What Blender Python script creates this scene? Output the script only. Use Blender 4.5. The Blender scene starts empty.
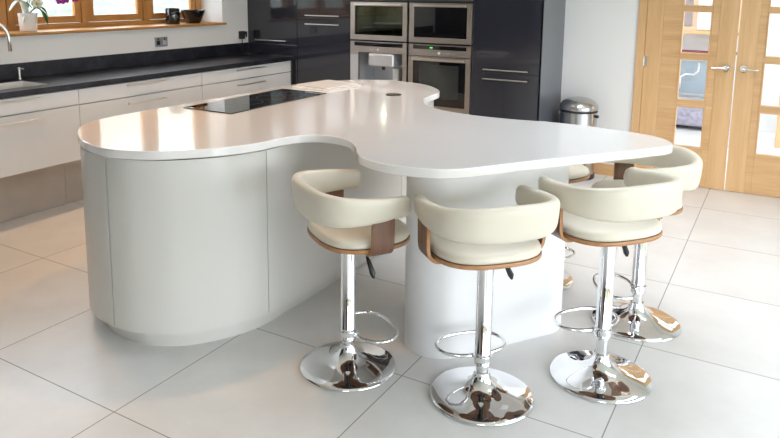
import bpy, bmesh, math, random
from mathutils import Vector, Matrix
random.seed(4)
SC = bpy.context.scene
COL = SC.collection
PI = math.pi

# ------------------------------------------------------------------ materials
def new_mat(name):
    m = bpy.data.materials.new(name); m.use_nodes = True
    nt = m.node_tree
    return m, nt, nt.nodes['Principled BSDF']

def plain(name, col, rough=0.5, metal=0.0, coat=0.0, spec=0.5, noise=0.0, nscale=8.0, bump=0.0, bscale=60.0, coat_rough=0.05):
    m, nt, b = new_mat(name)
    b.inputs['Base Color'].default_value = (*col, 1)
    b.inputs['Roughness'].default_value = rough
    b.inputs['Metallic'].default_value = metal
    b.inputs['Coat Weight'].default_value = coat
    b.inputs['Coat Roughness'].default_value = coat_rough
    b.inputs['Specular IOR Level'].default_value = spec
    tc = nt.nodes.new('ShaderNodeTexCoord')
    if noise:
        n = nt.nodes.new('ShaderNodeTexNoise'); n.inputs['Scale'].default_value = nscale; n.inputs['Detail'].default_value = 6
        nt.links.new(tc.outputs['Object'], n.inputs['Vector'])
        mx = nt.nodes.new('ShaderNodeMix'); mx.data_type = 'RGBA'
        mx.inputs['A'].default_value = (*[max(0, c*(1-noise)) for c in col], 1)
        mx.inputs['B'].default_value = (*[min(1, c*(1+noise)) for c in col], 1)
        nt.links.new(n.outputs['Fac'], mx.inputs['Factor']); nt.links.new(mx.outputs['Result'], b.inputs['Base Color'])
    if bump:
        n = nt.nodes.new('ShaderNodeTexNoise'); n.inputs['Scale'].default_value = bscale; n.inputs['Detail'].default_value = 4
        nt.links.new(tc.outputs['Object'], n.inputs['Vector'])
        bp = nt.nodes.new('ShaderNodeBump'); bp.inputs['Strength'].default_value = bump; bp.inputs['Distance'].default_value = 0.01
        nt.links.new(n.outputs['Fac'], bp.inputs['Height']); nt.links.new(bp.outputs['Normal'], b.inputs['Normal'])
    return m

def wood(name, c1, c2, axis='z', rough=0.4, scale=14.0, coat=0.0):
    """straight grain along one axis"""
    m, nt, b = new_mat(name)
    tc = nt.nodes.new('ShaderNodeTexCoord'); mp = nt.nodes.new('ShaderNodeMapping')
    s = {'x': (0.06, 1, 1), 'y': (1, 0.06, 1), 'z': (1, 1, 0.06)}[axis]
    mp.inputs['Scale'].default_value = s
    nt.links.new(tc.outputs['Object'], mp.inputs['Vector'])
    n = nt.nodes.new('ShaderNodeTexNoise'); n.inputs['Scale'].default_value = scale; n.inputs['Detail'].default_value = 8; n.inputs['Roughness'].default_value = 0.65; n.inputs['Distortion'].default_value = 0.6
    nt.links.new(mp.outputs['Vector'], n.inputs['Vector'])
    n2 = nt.nodes.new('ShaderNodeTexNoise'); n2.inputs['Scale'].default_value = scale*7; n2.inputs['Detail'].default_value = 4
    nt.links.new(mp.outputs['Vector'], n2.inputs['Vector'])
    ad = nt.nodes.new('ShaderNodeMath'); ad.operation = 'MULTIPLY_ADD'; ad.inputs[1].default_value = 0.35
    nt.links.new(n2.outputs['Fac'], ad.inputs[0]); nt.links.new(n.outputs['Fac'], ad.inputs[2])
    r = nt.nodes.new('ShaderNodeValToRGB')
    r.color_ramp.elements[0].position = 0.45; r.color_ramp.elements[0].color = (*c1, 1)
    r.color_ramp.elements[1].position = 0.9; r.color_ramp.elements[1].color = (*c2, 1)
    nt.links.new(ad.outputs[0], r.inputs['Fac']); nt.links.new(r.outputs['Color'], b.inputs['Base Color'])
    b.inputs['Roughness'].default_value = rough; b.inputs['Coat Weight'].default_value = coat
    bp = nt.nodes.new('ShaderNodeBump'); bp.inputs['Strength'].default_value = 0.08; bp.inputs['Distance'].default_value = 0.004
    nt.links.new(ad.outputs[0], bp.inputs['Height']); nt.links.new(bp.outputs['Normal'], b.inputs['Normal'])
    return m

def brushed(name, col, rough=0.3, axis='z', scale=40, amp=0.12):
    m, nt, b = new_mat(name)
    b.inputs['Metallic'].default_value = 1
    tc = nt.nodes.new('ShaderNodeTexCoord'); mp = nt.nodes.new('ShaderNodeMapping')
    mp.inputs['Scale'].default_value = {'x': (0.02, 1, 1), 'y': (1, .02, 1), 'z': (1, 1, .02)}[axis]
    n = nt.nodes.new('ShaderNodeTexNoise'); n.inputs['Scale'].default_value = scale; n.inputs['Detail'].default_value = 5
    nt.links.new(tc.outputs['Object'], mp.inputs['Vector']); nt.links.new(mp.outputs['Vector'], n.inputs['Vector'])
    mx = nt.nodes.new('ShaderNodeMix'); mx.data_type = 'RGBA'
    mx.inputs['A'].default_value = (*[c*(1-amp) for c in col], 1); mx.inputs['B'].default_value = (*[min(1, c*(1+amp)) for c in col], 1)
    nt.links.new(n.outputs['Fac'], mx.inputs['Factor']); nt.links.new(mx.outputs['Result'], b.inputs['Base Color'])
    b.inputs['Roughness'].default_value = rough
    return m

def floor_material():
    m, nt, b = new_mat('porcelain_tile')
    L = nt.links
    tc = nt.nodes.new('ShaderNodeTexCoord'); sp = nt.nodes.new('ShaderNodeSeparateXYZ')
    L.new(tc.outputs['Object'], sp.inputs[0])
    def mth(op, a, bb=None, c=None):
        n = nt.nodes.new('ShaderNodeMath'); n.operation = op
        for i, v in enumerate((a, bb, c)):
            if v is None: continue
            if isinstance(v, (int, float)): n.inputs[i].default_value = v
            else: L.new(v, n.inputs[i])
        return n.outputs[0]
    def grout(sock, off, pitch):
        t = mth('DIVIDE', mth('SUBTRACT', sock, off), pitch)
        f = mth('FRACT', t)
        d = mth('MULTIPLY', mth('MINIMUM', f, mth('SUBTRACT', 1.0, f)), pitch)
        return mth('LESS_THAN', d, 0.0026), mth('FLOOR', t)
    gx, ix = grout(sp.outputs['X'], -0.5, 0.891)
    gy, iy = grout(sp.outputs['Y'], 1.737, 0.878)
    g = mth('MAXIMUM', gx, gy)
    n = nt.nodes.new('ShaderNodeTexNoise'); n.inputs['Scale'].default_value = 2.2; n.inputs['Detail'].default_value = 9; n.inputs['Roughness'].default_value = .62
    cb = nt.nodes.new('ShaderNodeCombineXYZ'); L.new(mth('MULTIPLY', ix, 3.7), cb.inputs[0]); L.new(mth('MULTIPLY', iy, 5.1), cb.inputs[1])
    va = nt.nodes.new('ShaderNodeVectorMath'); va.operation = 'ADD'; L.new(tc.outputs['Object'], va.inputs[0]); L.new(cb.outputs[0], va.inputs[1])
    L.new(va.outputs[0], n.inputs['Vector'])
    r = nt.nodes.new('ShaderNodeValToRGB')
    r.color_ramp.elements[0].position = .3; r.color_ramp.elements[0].color = (.72, .71, .695, 1)
    r.color_ramp.elements[1].position = .75; r.color_ramp.elements[1].color = (.83, .825, .815, 1)
    L.new(n.outputs['Fac'], r.inputs['Fac'])
    mx = nt.nodes.new('ShaderNodeMix'); mx.data_type = 'RGBA'
    L.new(g, mx.inputs['Factor']); L.new(r.outputs['Color'], mx.inputs['A']); mx.inputs['B'].default_value = (.34, .315, .29, 1)
    L.new(mx.outputs['Result'], b.inputs['Base Color'])
    rr = mth('MULTIPLY_ADD', g, .4, .33); L.new(rr, b.inputs['Roughness'])
    return m

def stone_material():
    m, nt, b = new_mat('dark_granite')
    tc = nt.nodes.new('ShaderNodeTexCoord')
    n = nt.nodes.new('ShaderNodeTexNoise'); n.inputs['Scale'].default_value = 38; n.inputs['Detail'].default_value = 8; n.inputs['Roughness'].default_value = .7
    n2 = nt.nodes.new('ShaderNodeTexNoise'); n2.inputs['Scale'].default_value = 7; n2.inputs['Detail'].default_value = 5
    nt.links.new(tc.outputs['Object'], n.inputs['Vector']); nt.links.new(tc.outputs['Object'], n2.inputs['Vector'])
    ml = nt.nodes.new('ShaderNodeMath'); ml.operation = 'MULTIPLY'
    nt.links.new(n.outputs['Fac'], ml.inputs[0]); nt.links.new(n2.outputs['Fac'], ml.inputs[1])
    r = nt.nodes.new('ShaderNodeValToRGB')
    r.color_ramp.elements[0].position = .17; r.color_ramp.elements[0].color = (.004, .0045, .008, 1)
    r.color_ramp.elements[1].position = .42; r.color_ramp.elements[1].color = (.028, .031, .046, 1)
    nt.links.new(ml.outputs[0], r.inputs['Fac']); nt.links.new(r.outputs['Color'], b.inputs['Base Color'])
    b.inputs['Roughness'].default_value = .32
    return m

def glass_material(name, tint=(1, 1, 1), gloss=0.08, rough=0.0):
    m = bpy.data.materials.new(name); m.use_nodes = True; nt = m.node_tree; nt.nodes.clear()
    o = nt.nodes.new('ShaderNodeOutputMaterial'); t = nt.nodes.new('ShaderNodeBsdfTransparent'); g = nt.nodes.new('ShaderNodeBsdfGlossy')
    t.inputs['Color'].default_value = (*tint, 1); g.inputs['Roughness'].default_value = rough
    f = nt.nodes.new('ShaderNodeFresnel'); ge = nt.nodes.new('ShaderNodeNewGeometry')
    io = nt.nodes.new('ShaderNodeMix'); io.data_type = 'FLOAT'; io.inputs[2].default_value = 1.45; io.inputs[3].default_value = 1/1.45
    nt.links.new(ge.outputs['Backfacing'], io.inputs[0]); nt.links.new(io.outputs[0], f.inputs['IOR'])   # the pane is thin: no trapped light
    mx = nt.nodes.new('ShaderNodeMixShader')
    nt.links.new(f.outputs[0], mx.inputs[0]); nt.links.new(t.outputs[0], mx.inputs[1]); nt.links.new(g.outputs[0], mx.inputs[2])
    nt.links.new(mx.outputs[0], o.inputs['Surface'])
    return m

def emit(name, col, s):
    m = bpy.data.materials.new(name); m.use_nodes = True; nt = m.node_tree; nt.nodes.clear()
    o = nt.nodes.new('ShaderNodeOutputMaterial'); e = nt.nodes.new('ShaderNodeEmission')
    e.inputs['Color'].default_value = (*col, 1); e.inputs['Strength'].default_value = s
    nt.links.new(e.outputs[0], o.inputs['Surface']); return m

M = {}
M['wall'] = plain('white_wall_paint', (.80, .80, .79), .7, bump=.05, bscale=90)
M['hallwall'] = plain('hall_wall_paint', (.82, .84, .85), .7, bump=.05, bscale=90)
M['ceil'] = plain('ceiling_paint', (.85, .83, .80), .8, bump=.03)
M['floor'] = floor_material()
M['oak'] = wood('oak_upright_grain', (.56, .335, .15), (.72, .465, .24), 'z', .42, 12)
M['oakh'] = wood('oak_level_grain', (.54, .315, .14), (.70, .45, .23), 'x', .42, 12)
M['winoak'] = wood('golden_oak_upright', (.42, .19, .05), (.60, .31, .10), 'z', .38, 14)
M['winoakh'] = wood('golden_oak_level', (.42, .19, .05), (.60, .31, .10), 'y', .35, 14)
M['walnut'] = wood('walnut_veneer', (.085, .034, .015), (.235, .105, .048), 'z', .35, 20, coat=.3)
M['ply'] = wood('plywood_edge', (.34, .155, .062), (.48, .25, .11), 'y', .4, 30)
M['cream'] = plain('cream_gloss_lacquer', (.70, .71, .72), .22, coat=.5)
M['island'] = plain('off_white_lacquer', (.67, .66, .62), .3, coat=.3, coat_rough=.15)
M['leg'] = plain('white_painted_column', (.92, .92, .92), .45, noise=.01)
M['quartz'] = plain('white_quartz', (.84, .82, .805), .13, coat=.6, coat_rough=.04, noise=.015, nscale=160)
M['grey'] = plain('graphite_gloss_lacquer', (.020, .021, .030), .12, coat=.8, coat_rough=.03)
M['greyside'] = plain('graphite_satin_side', (.10, .108, .13), .3, coat=.3)
M['granite'] = stone_material()
M['tileclad'] = plain('beige_stone_cladding', (.46, .41, .36), .55, noise=.14, nscale=5, bump=.2, bscale=30)
M['steel'] = brushed('brushed_steel_level', (.50, .45, .41), .34, 'x')
M['steelv'] = brushed('brushed_steel_round', (.52, .52, .52), .22, 'z', 18, .05)
M['nickel'] = brushed('satin_nickel', (.74, .71, .66), .28, 'x', 20, .05)
M['chrome'] = plain('polished_chrome', (.86, .87, .89), .035, 1.0)
M['blackglass'] = plain('black_glass', (.004, .004, .005), .03, coat=1.0, coat_rough=.0)
M['cavity'] = plain('oven_interior', (.20, .22, .17), .4)
M['leather'] = plain('cream_leather', (.69, .64, .535), .42, bump=.06, bscale=260, coat=.12, coat_rough=.3)
M['black'] = plain('black_plastic', (.012, .012, .014), .35)
M['blackglaze'] = plain('black_glaze', (.008, .008, .010), .12, coat=.6)
M['whitegloss'] = plain('white_ceramic', (.80, .80, .80), .25, coat=.4)
M['whiteplastic'] = plain('white_plastic', (.8, .8, .8), .35)
M['silver'] = plain('silver_plastic', (.62, .63, .66), .3, .6)
M['board'] = plain('white_cutting_board', (.70, .68, .66), .35)
M['leaf'] = plain('orchid_leaf', (.035, .12, .02), .35, noise=.3, nscale=14)
M['palebud'] = plain('pale_leaf', (.62, .68, .58), .45, noise=.1)
M['petal'] = plain('magenta_petal', (.42, .02, .42), .5, noise=.25, nscale=30)
M['petalw'] = plain('white_petal', (.85, .83, .70), .5)
M['yellow'] = plain('yellow_lip', (.75, .38, .03), .5)
M['glass'] = glass_material('clear_pane')
M['ovenglass'] = glass_material('smoked_pane', (.5, .5, .47))
M['gravel'] = plain('pale_gravel', (.125, .135, .11), .9, noise=.45, nscale=6)
M['lamp'] = emit('warm_lamp', (1, .80, .60), 14)
M['green'] = emit('green_display', (.1, 1, .15), 1.5)
M['dialw'] = plain('pale_mark', (.85, .85, .85), .4)
M['darkstair'] = wood('dark_stained_stringer', (.06, .02, .012), (.13, .045, .025), 'x', .3, 10)
M['maroon'] = plain('maroon_cloth', (.22, .04, .055), .8, noise=.2)
M['bluegrey'] = plain('blue_grey_print', (.30, .37, .42), .3, noise=.25, nscale=3, coat=.4)
M['pattern'] = plain('mottled_fabric', (.36, .34, .42), .8, noise=.6, nscale=22)
M['sofa'] = plain('brown_leather', (.16, .065, .035), .4, noise=.15, bump=.1)
M['rubber'] = plain('dark_rubber', (.03, .03, .03), .6)
M['lawn'] = plain('mown_lawn', (.12, .17, .07), .95, noise=.3, nscale=3)

# ------------------------------------------------------------------ mesh helpers
def link(name, bm, mats, parent=None, smooth=False, angle=None):
    me = bpy.data.meshes.new(name)
    bmesh.ops.recalc_face_normals(bm, faces=bm.faces[:])
    bm.to_mesh(me); bm.free()
    if not isinstance(mats, (list, tuple)): mats = [mats]
    for m in mats: me.materials.append(m)
    o = bpy.data.objects.new(name, me); COL.objects.link(o)
    if parent is not None: o.parent = parent
    if smooth:
        for p in me.polygons: p.use_smooth = True
        if angle is not None:
            me.set_sharp_from_angle(angle=math.radians(angle))
    return o

def tag(o, label=None, cat=None, group=None, kind=None):
    if label: o['label'] = label
    if cat: o['category'] = cat
    if group: o['group'] = group
    if kind: o['kind'] = kind
    return o

def empty(name, loc, rz=0, label=None, cat=None, group=None, kind=None):
    o = bpy.data.objects.new(name, None); COL.objects.link(o)
    o.location = loc; o.rotation_euler = (0, 0, rz); o.empty_display_size = .1
    return tag(o, label, cat, group, kind)

def copy_tree(o, parent=None):
    c = o.copy(); COL.objects.link(c); c.parent = parent
    for ch in list(o.children):
        copy_tree(ch, c)
    return c

def box(bm, x0, x1, y0, y1, z0, z1, bev=0.0, mi=0, seg=2):
    ps = [(x0, y0, z0), (x1, y0, z0), (x1, y1, z0), (x0, y1, z0), (x0, y0, z1), (x1, y0, z1), (x1, y1, z1), (x0, y1, z1)]
    b2 = bmesh.new()
    v = [b2.verts.new(p) for p in ps]
    for f in ((0, 3, 2, 1), (4, 5, 6, 7), (0, 1, 5, 4), (1, 2, 6, 5), (2, 3, 7, 6), (3, 0, 4, 7)):
        b2.faces.new([v[i] for i in f])
    if bev:
        bmesh.ops.bevel(b2, geom=b2.edges[:], offset=bev, segments=seg, affect='EDGES', profile=.5)
    for f in b2.faces: f.material_index = mi
    me = bpy.data.meshes.new('tmp'); b2.to_mesh(me); b2.free()
    bm.from_mesh(me); bpy.data.meshes.remove(me)

def B(name, x0, x1, y0, y1, z0, z1, m, parent=None, bev=0.0):
    bm = bmesh.new(); box(bm, x0, x1, y0, y1, z0, z1, bev); return link(name, bm, m, parent)

def tube(bm, pts, r, n=12, closed=False, caps=True, mi=0):
    pts = [Vector(p) for p in pts]; N = len(pts)
    rr = r if isinstance(r, (list, tuple)) else [r]*N
    rings = []; up = None
    for i, p in enumerate(pts):
        if closed: t = pts[(i+1) % N]-pts[i-1]
        else: t = pts[min(i+1, N-1)]-pts[max(i-1, 0)]
        t.normalize()
        if up is None:
            up = Vector((0, 0, 1)) if abs(t.z) < .9 else Vector((1, 0, 0))
        a = up - t*up.dot(t); a.normalize(); up = a
        b = t.cross(a)
        rings.append([bm.verts.new(p + (a*math.cos(2*PI*k/n)+b*math.sin(2*PI*k/n))*rr[i]) for k in range(n)])
    for i in range(N if closed else N-1):
        A, C = rings[i], rings[(i+1) % N]
        for k in range(n):
            f = bm.faces.new((A[k], A[(k+1) % n], C[(k+1) % n], C[k])); f.material_index = mi
    if caps and not closed:
        bm.faces.new(rings[0][::-1]).material_index = mi; bm.faces.new(rings[-1]).material_index = mi

def lathe(bm, prof, n=48, cx=0, cy=0, mi=0):
    rings = []
    for r, z in prof:
        if r < 1e-5: rings.append([bm.verts.new((cx, cy, z))])
        else: rings.append([bm.verts.new((cx+r*math.cos(2*PI*k/n), cy+r*math.sin(2*PI*k/n), z)) for k in range(n)])
    for A, C in zip(rings, rings[1:]):
        for k in range(n):
            k2 = (k+1) % n
            if len(A) == 1 and len(C) == 1: break
            if len(A) == 1: f = bm.faces.new((A[0], C[k2], C[k]))
            elif len(C) == 1: f = bm.faces.new((A[k], A[k2], C[0]))
            else: f = bm.faces.new((A[k], A[k2], C[k2], C[k]))
            f.material_index = mi
    return rings

def catmull(P, per=6, closed=True):
    out = []; N = len(P)
    rng = range(N) if closed else range(N-1)
    for i in rng:
        if closed: p0, p1, p2, p3 = P[i-1], P[i], P[(i+1) % N], P[(i+2) % N]
        else: p0, p1, p2, p3 = P[max(i-1, 0)], P[i], P[i+1], P[min(i+2, N-1)]
        for k in range(per):
            t = k/per
            out.append(tuple(.5*((2*p1[j])+(-p0[j]+p2[j])*t+(2*p0[j]-5*p1[j]+4*p2[j]-p3[j])*t*t+(-p0[j]+3*p1[j]-3*p2[j]+p3[j])*t**3) for j in range(2)))
    if not closed: out.append(P[-1])
    return out

def offset_poly(P, d):
    """closed CCW polygon moved inwards by d"""
    out = []; N = len(P)
    for i in range(N):
        a = Vector(P[i-1]); b = Vector(P[(i+1) % N]); t = (b-a)
        if t.length < 1e-9: continue
        t.normalize(); n = Vector((-t.y, t.x))
        out.append((P[i][0]+n.x*d, P[i][1]+n.y*d))
    return out

def ccw(P):
    a = sum(P[i-1][0]*P[i][1]-P[i][0]*P[i-1][1] for i in range(len(P)))
    return P if a > 0 else P[::-1]

def slab(bm, P, levels):
    """stack of closed polygons: levels = [(inset, z), ...] bottom to top"""
    rings = []
    for ins, z in levels:
        Q = offset_poly(P, ins) if ins else P
        rings.append([bm.verts.new((x, y, z)) for x, y in Q])
    N = len(P)
    for A, C in zip(rings, rings[1:]):
        for k in range(N): bm.faces.new((A[k], A[(k+1) % N], C[(k+1) % N], C[k]))
    bm.faces.new(rings[0][::-1]); bm.faces.new(rings[-1])

def strip_panel(bm, P, z0, z1, th):
    """open polyline P as a curved upright panel, thickness th to its left side"""
    N = len(P); inn = []
    for i in range(N):
        a = Vector(P[max(i-1, 0)]); b = Vector(P[min(i+1, N-1)]); t = (b-a).normalized(); n = Vector((-t.y, t.x))
        inn.append((P[i][0]+n.x*th, P[i][1]+n.y*th))
    rows = []
    for (ox, oy), (ix, iy) in zip(P, inn):
        rows.append([bm.verts.new(q) for q in ((ox, oy, z0), (ox, oy, z1), (ix, iy, z1), (ix, iy, z0))])
    for A, C in zip(rows, rows[1:]):
        for k in range(4): bm.faces.new((A[k], C[k], C[(k+1) % 4], A[(k+1) % 4]))
    bm.faces.new(rows[0]); bm.faces.new(rows[-1][::-1])

def resample(P, step):
    out = [P[0]]; acc = 0
    for a, b in zip(P, P[1:]):
        L = math.dist(a, b); acc += L
        if acc >= step: out.append(b); acc = 0
    if out[-1] != P[-1]: out.append(P[-1])
    return out

# ------------------------------------------------------------------ the setting
WX = -5.30; DY = 6.78; RX = 3.3; FY = -3.4; CZ = 2.78
fl = B('floor', -5.7, RX+.1, FY-.1, 10.1, -.08, 0, M['floor']); tag(fl, kind='structure')
cl = bmesh.new()
ADDED_ROOFLIGHTS = [(-1.3, -.5), (.4, .8)]           # two long rooflights, added out of view to light the worktop from above
box(cl, WX-.35, -1.3, FY-.3, DY, CZ, CZ+.1); box(cl, -.5, .4, FY-.3, DY, CZ, CZ+.1); box(cl, .8, RX+.3, FY-.3, DY, CZ, CZ+.1)
for a_, b_ in ADDED_ROOFLIGHTS: box(cl, a_, b_, FY-.3, 2.9, CZ, CZ+.1); box(cl, a_, b_, 5.3, DY, CZ, CZ+.1)
tag(link('ceiling', cl, M['ceil']), kind='structure')

# left wall with its window opening
WY0, WY1, WZ0, WZ1 = 2.02, 5.69, 1.365, 2.42
bm = bmesh.new()
box(bm, WX-.34, WX, FY, WY0, 0, CZ); box(bm, WX-.34, WX, WY1, DY, 0, CZ)
box(bm, WX-.34, WX, WY0, WY1, 0, WZ0); box(bm, WX-.34, WX, WY0, WY1, WZ1, CZ)
tag(link('wall_left', bm, M['wall']), kind='structure')
# back wall with the double door opening
DX0, DX1, DZ = -1.135, .365, 2.19
bm = bmesh.new()
box(bm, WX-.34, DX0-.02, DY, DY+.12, 0, CZ); box(bm, DX1+.02, RX+.3, DY, DY+.12, 0, CZ); box(bm, DX0-.02, DX1+.02, DY, DY+.12, DZ+.02, CZ)
tag(link('wall_back', bm, M['wall']), kind='structure')
# right wall and front wall: wide glazed openings
bm = bmesh.new()
box(bm, RX, RX+.3, FY, -1.0, 0, CZ); box(bm, RX, RX+.3, 5.0, DY, 0, CZ); box(bm, RX, RX+.3, -1.0, 5.0, 2.35, CZ)
tag(link('wall_right', bm, M['wall']), kind='structure')
bm = bmesh.new()
box(bm, WX-.34, .6, FY-.3, FY, 0, CZ); box(bm, 2.6, RX+.3, FY-.3, FY, 0, CZ); box(bm, .6, 2.6, FY-.3, FY, 2.35, CZ)
tag(link('wall_front', bm, M['wall']), kind='structure')
B('baseboard_back', -1.885, -1.21, DY-.018, DY, 0, .11, M['oakh']).__setitem__('kind', 'structure')
B('baseboard_right', RX-.018, RX, 5.08, DY, 0, .11, M['oak']).__setitem__('kind', 'structure')
B('trim_1', DX1+.09, RX-.02, DY-.018, DY, 0, .11, M['oakh']).__setitem__('kind', 'structure')

# ---- the oak casement window in the left wall
win = empty('window_1', (WX-.31, 3.85, WZ0), kind='structure')
def Wp(name, *a, m='winoak', bev=.004, par=win):
    x0, x1, y0, y1, z0, z1 = a
    o = B(name, x0-win.location.x, x1-win.location.x, y0-3.85, y1-3.85, z0-WZ0, z1-WZ0, M[m], par, bev); return o
fx0, fx1 = WX-.36, WX-.305     # outer frame
bm = bmesh.new()
ox, oy, oz = win.location
def wb(x0, x1, y0, y1, z0, z1, bev=.004, mi=0): box(bm, x0-ox, x1-ox, y0-oy, y1-oy, z0-oz, z1-oz, bev, mi)
wb(fx0, fx1, WY0, WY1, 1.388, 1.433, mi=1); wb(fx0, fx1, WY0, WY1, WZ1-.05, WZ1, mi=1)
posts = [2.02, 2.735, 3.45, 4.165, 4.885, 5.61]
for i, p in enumerate(posts):
    w = .07
    wb(fx0, fx1, p if i else WY0, (p+w) if i < 5 else WY1, 1.433, WZ1-.05)
link('window_frame', bm, [M['winoak'], M['winoakh']], win)
for a, b in zip(posts, posts[1:]):
    y0, y1 = a+.074, b-.004; z0, z1 = 1.437, WZ1-.054
    s = .062
    bm = bmesh.new()
    wb(fx0+.005, fx1-.012, y0, y0+s, z0, z1); wb(fx0+.005, fx1-.012, y1-s, y1, z0, z1)
    wb(fx0+.005, fx1-.012, y0+s, y1-s, z0, z0+s, mi=1); wb(fx0+.005, fx1-.012, y0+s, y1-s, z1-s, z1, mi=1)
    sash = link('casement', bm, [M['winoak'], M['winoakh']], win)
    bm = bmesh.new(); wb(fx0+.02, fx0+.026, y0+s-.008, y1-s+.008, z0+s-.008, z1-s+.008, 0)
    link('pane', bm, M['glass'], sash)
bm = bmesh.new(); wb(fx1-.02, WX+.035, WY0+.002, 5.722, 1.365, 1.39, .005)
link('window_sill', bm, M['winoakh'], win)
bank = bmesh.new()
# garden bank outside: a sloping heap of pale gravel
nx, ny = 16, 100
g = [[bank.verts.new((-7.6-i*.35, -4+j*.5, 0.35+i*.26+.10*random.random())) for j in range(ny)] for i in range(nx)]
for i in range(nx-1):
    for j in range(ny-1): bank.faces.new((g[i][j], g[i+1][j], g[i+1][j+1], g[i][j+1]))
r0 = g[0]; lo = [bank.verts.new((v.co.x, v.co.y, -.088)) for v in r0]
for j in range(ny-1): bank.faces.new((r0[j], r0[j+1], lo[j+1], lo[j]))
tag(link('garden_bank', bank, M['gravel'], smooth=True), 'pale grey-green gravel bank rising outside the kitchen window', 'gravel bank', kind='stuff')
tag(B('lawn', -40, 40, -40, 40, -.35, -.09, M['lawn']), 'mown green lawn around the house', 'lawn', kind='stuff')

# ---- glazed oak screens in the right and front walls (seen only in reflections)
def glazed_wall(name, axis, fixed, a0, a1, zt, n):
    e = empty(name, (fixed, (a0+a1)/2, 0) if axis == 'y' else ((a0+a1)/2, fixed, 0), kind='structure')
    bm = bmesh.new(); c = (a0+a1)/2
    def bb(b_, u0, u1, z0, z1, t=.05, bev=.004):
        if axis == 'y': box(b_, -t/2, t/2, u0-c, u1-c, z0, z1, bev)
        else: box(b_, u0-c, u1-c, -t/2, t/2, z0, z1, bev)
    bb(bm, a0, a1, 0, .07); bb(bm, a0, a1, zt-.08, zt)
    st = (a1-a0)/n
    for i in range(n+1):
        u = a0+i*st; bb(bm, max(a0, u-.055), min(a1, u+.055), .07, zt-.08)
    link('window_frame', bm, M['oak'], e)
    for i in range(n):
        b2 = bmesh.new(); bb(b2, a0+i*st+.05, a0+(i+1)*st-.05, .065, zt-.075, .008, 0); link('pane', b2, M['glass'], e)
    return e
glazed_wall('window_2', 'y', RX+.15, -1.0, 5.0, 2.35, 6)
glazed_wall('window_3', 'x', FY-.15, .6, 2.6, 2.35, 2)

for i_, (a_, b_) in enumerate(ADDED_ROOFLIGHTS):  # frames and panes of the added rooflights, there only to let daylight down
    e_ = empty('window_%d' % (4+i_), ((a_+b_)/2, 4.1, CZ+.1), kind='structure'); hw = (b_-a_)/2
    b_m = bmesh.new(); box(b_m, -hw, -hw+.05, -1.2, 1.2, 0, .06); box(b_m, hw-.05, hw, -1.2, 1.2, 0, .06); box(b_m, -hw+.05, hw-.05, -1.2, -1.15, 0, .06); box(b_m, -hw+.05, hw-.05, 1.15, 1.2, 0, .06)
    link('window_frame', b_m, M['whiteplastic'], e_)
    B('pane', -hw+.05, hw-.05, -1.15, 1.15, .03, .036, M['glass'], e_)
# ---- oak double doors
def door_leaf(name, hx, sgn, handle_dir):
    """hx: hinge edge x; sgn +1 when the leaf runs towards +x"""
    e = empty(name, (hx, DY, 0), kind='structure')
    W = .7465; yf, yb = 0.0, .045
    def X(a, b):
        a, b = hx*0+sgn*a, sgn*b
        return (min(a, b), max(a, b))
    GA = .308; GB = .528; Z = [(.36, .73), (.787, 1.157), (1.21, 1.58), (1.63, 2.0)]
    bm = bmesh.new()
    def pb(a, b, z0, z1, inset=0, mi=0, bev=.0025):
        x0, x1 = X(a, b); box(bm, x0, x1, yf+inset, yb-inset, z0, z1, bev, mi)
    pb(0.0, .142, .006, 2.18)            # hinge stile
    pb(W-.150, W-.002, .006, 2.18)         # meeting stile
    zs = [.006, .441, .884, 1.327, 1.77, 2.18]
    # level-grain boards beside the glass, above and below it
    for z0, z1 in zip(zs, zs[1:]):
        pb(.142, GA-.012, z0, z1, .003, 1, .003)
        pb(GB+.012, W-.150, z0, z1, .003, 1, .003)
    pb(GA-.012, GB+.012, .006, .36, .003, 1); pb(GA-.012, GB+.012, 2.0, 2.18, .003, 1)
    for (a0, a1), (b0, b1) in zip(Z, Z[1:]): pb(GA-.012, GB+.012, a1, b0, .003, 1)
    link('door_panel', bm, [M['oak'], M['oakh']], e)
    for z0, z1 in Z:
        b2 = bmesh.new()
        def fb(a, b, c, d):
            x0, x1 = X(a, b); box(b2, x0, x1, yf-.002, yb+.002, c, d, .003)
        fb(GA-.012, GA+.001, z0-.006, z1+.006); fb(GB-.001, GB+.012, z0-.006, z1+.006)
        fb(GA, GB, z0-.008, z0+.006); fb(GA, GB, z1-.006, z1+.008)
        bead = link('glazing_bead', b2, M['oak'], e)
        b3 = bmesh.new(); x0, x1 = X(GA, GB); box(b3, x0, x1, .019, .025, z0, z1); link('pane', b3, M['glass'], bead)
    # lever handle on a round rose
    hxp = sgn*(W-.062)
    b4 = bmesh.new()
    tube(b4, [(hxp, -.004, 1.1), (hxp, -.012, 1.1)], .029, 24)
    tube(b4, [(hxp, -.010, 1.1), (hxp, -.052, 1.1)], .011, 14)
    d = -sgn
    tube(b4, [(hxp-.004*d, -.050, 1.1), (hxp+.05*d, -.054, 1.1), (hxp+.115*d, -.050, 1.098)], [.0105, .009, .008], 12)
    link('door_handle', b4, M['chrome'], e, True, 40)
    for z in (.30, 1.12, 1.95):
        b5 = bmesh.new(); tube(b5, [(-sgn*.004, -.006, z-.045), (-sgn*.004, -.006, z+.045)], .007, 10); x0, x1 = X(0.0, .028); box(b5, x0, x1, -.0035, 0, z-.045, z+.045)
        link('hinge', b5, M['nickel'], e, True, 40)
    return e
door_leaf('door_1', DX0+.001, 1, 1)
door_leaf('door_2', DX1-.001, -1, -1)
tr = empty('trim_2', ((DX0+DX1)/2, DY, 0), kind='structure'); cxd = (DX0+DX1)/2
bm = bmesh.new(); box(bm, DX0-.072-cxd, DX0-cxd-.002, -.022, 0, 0, DZ+.072, .004); link('architrave', bm, M['oak'], tr)
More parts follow.
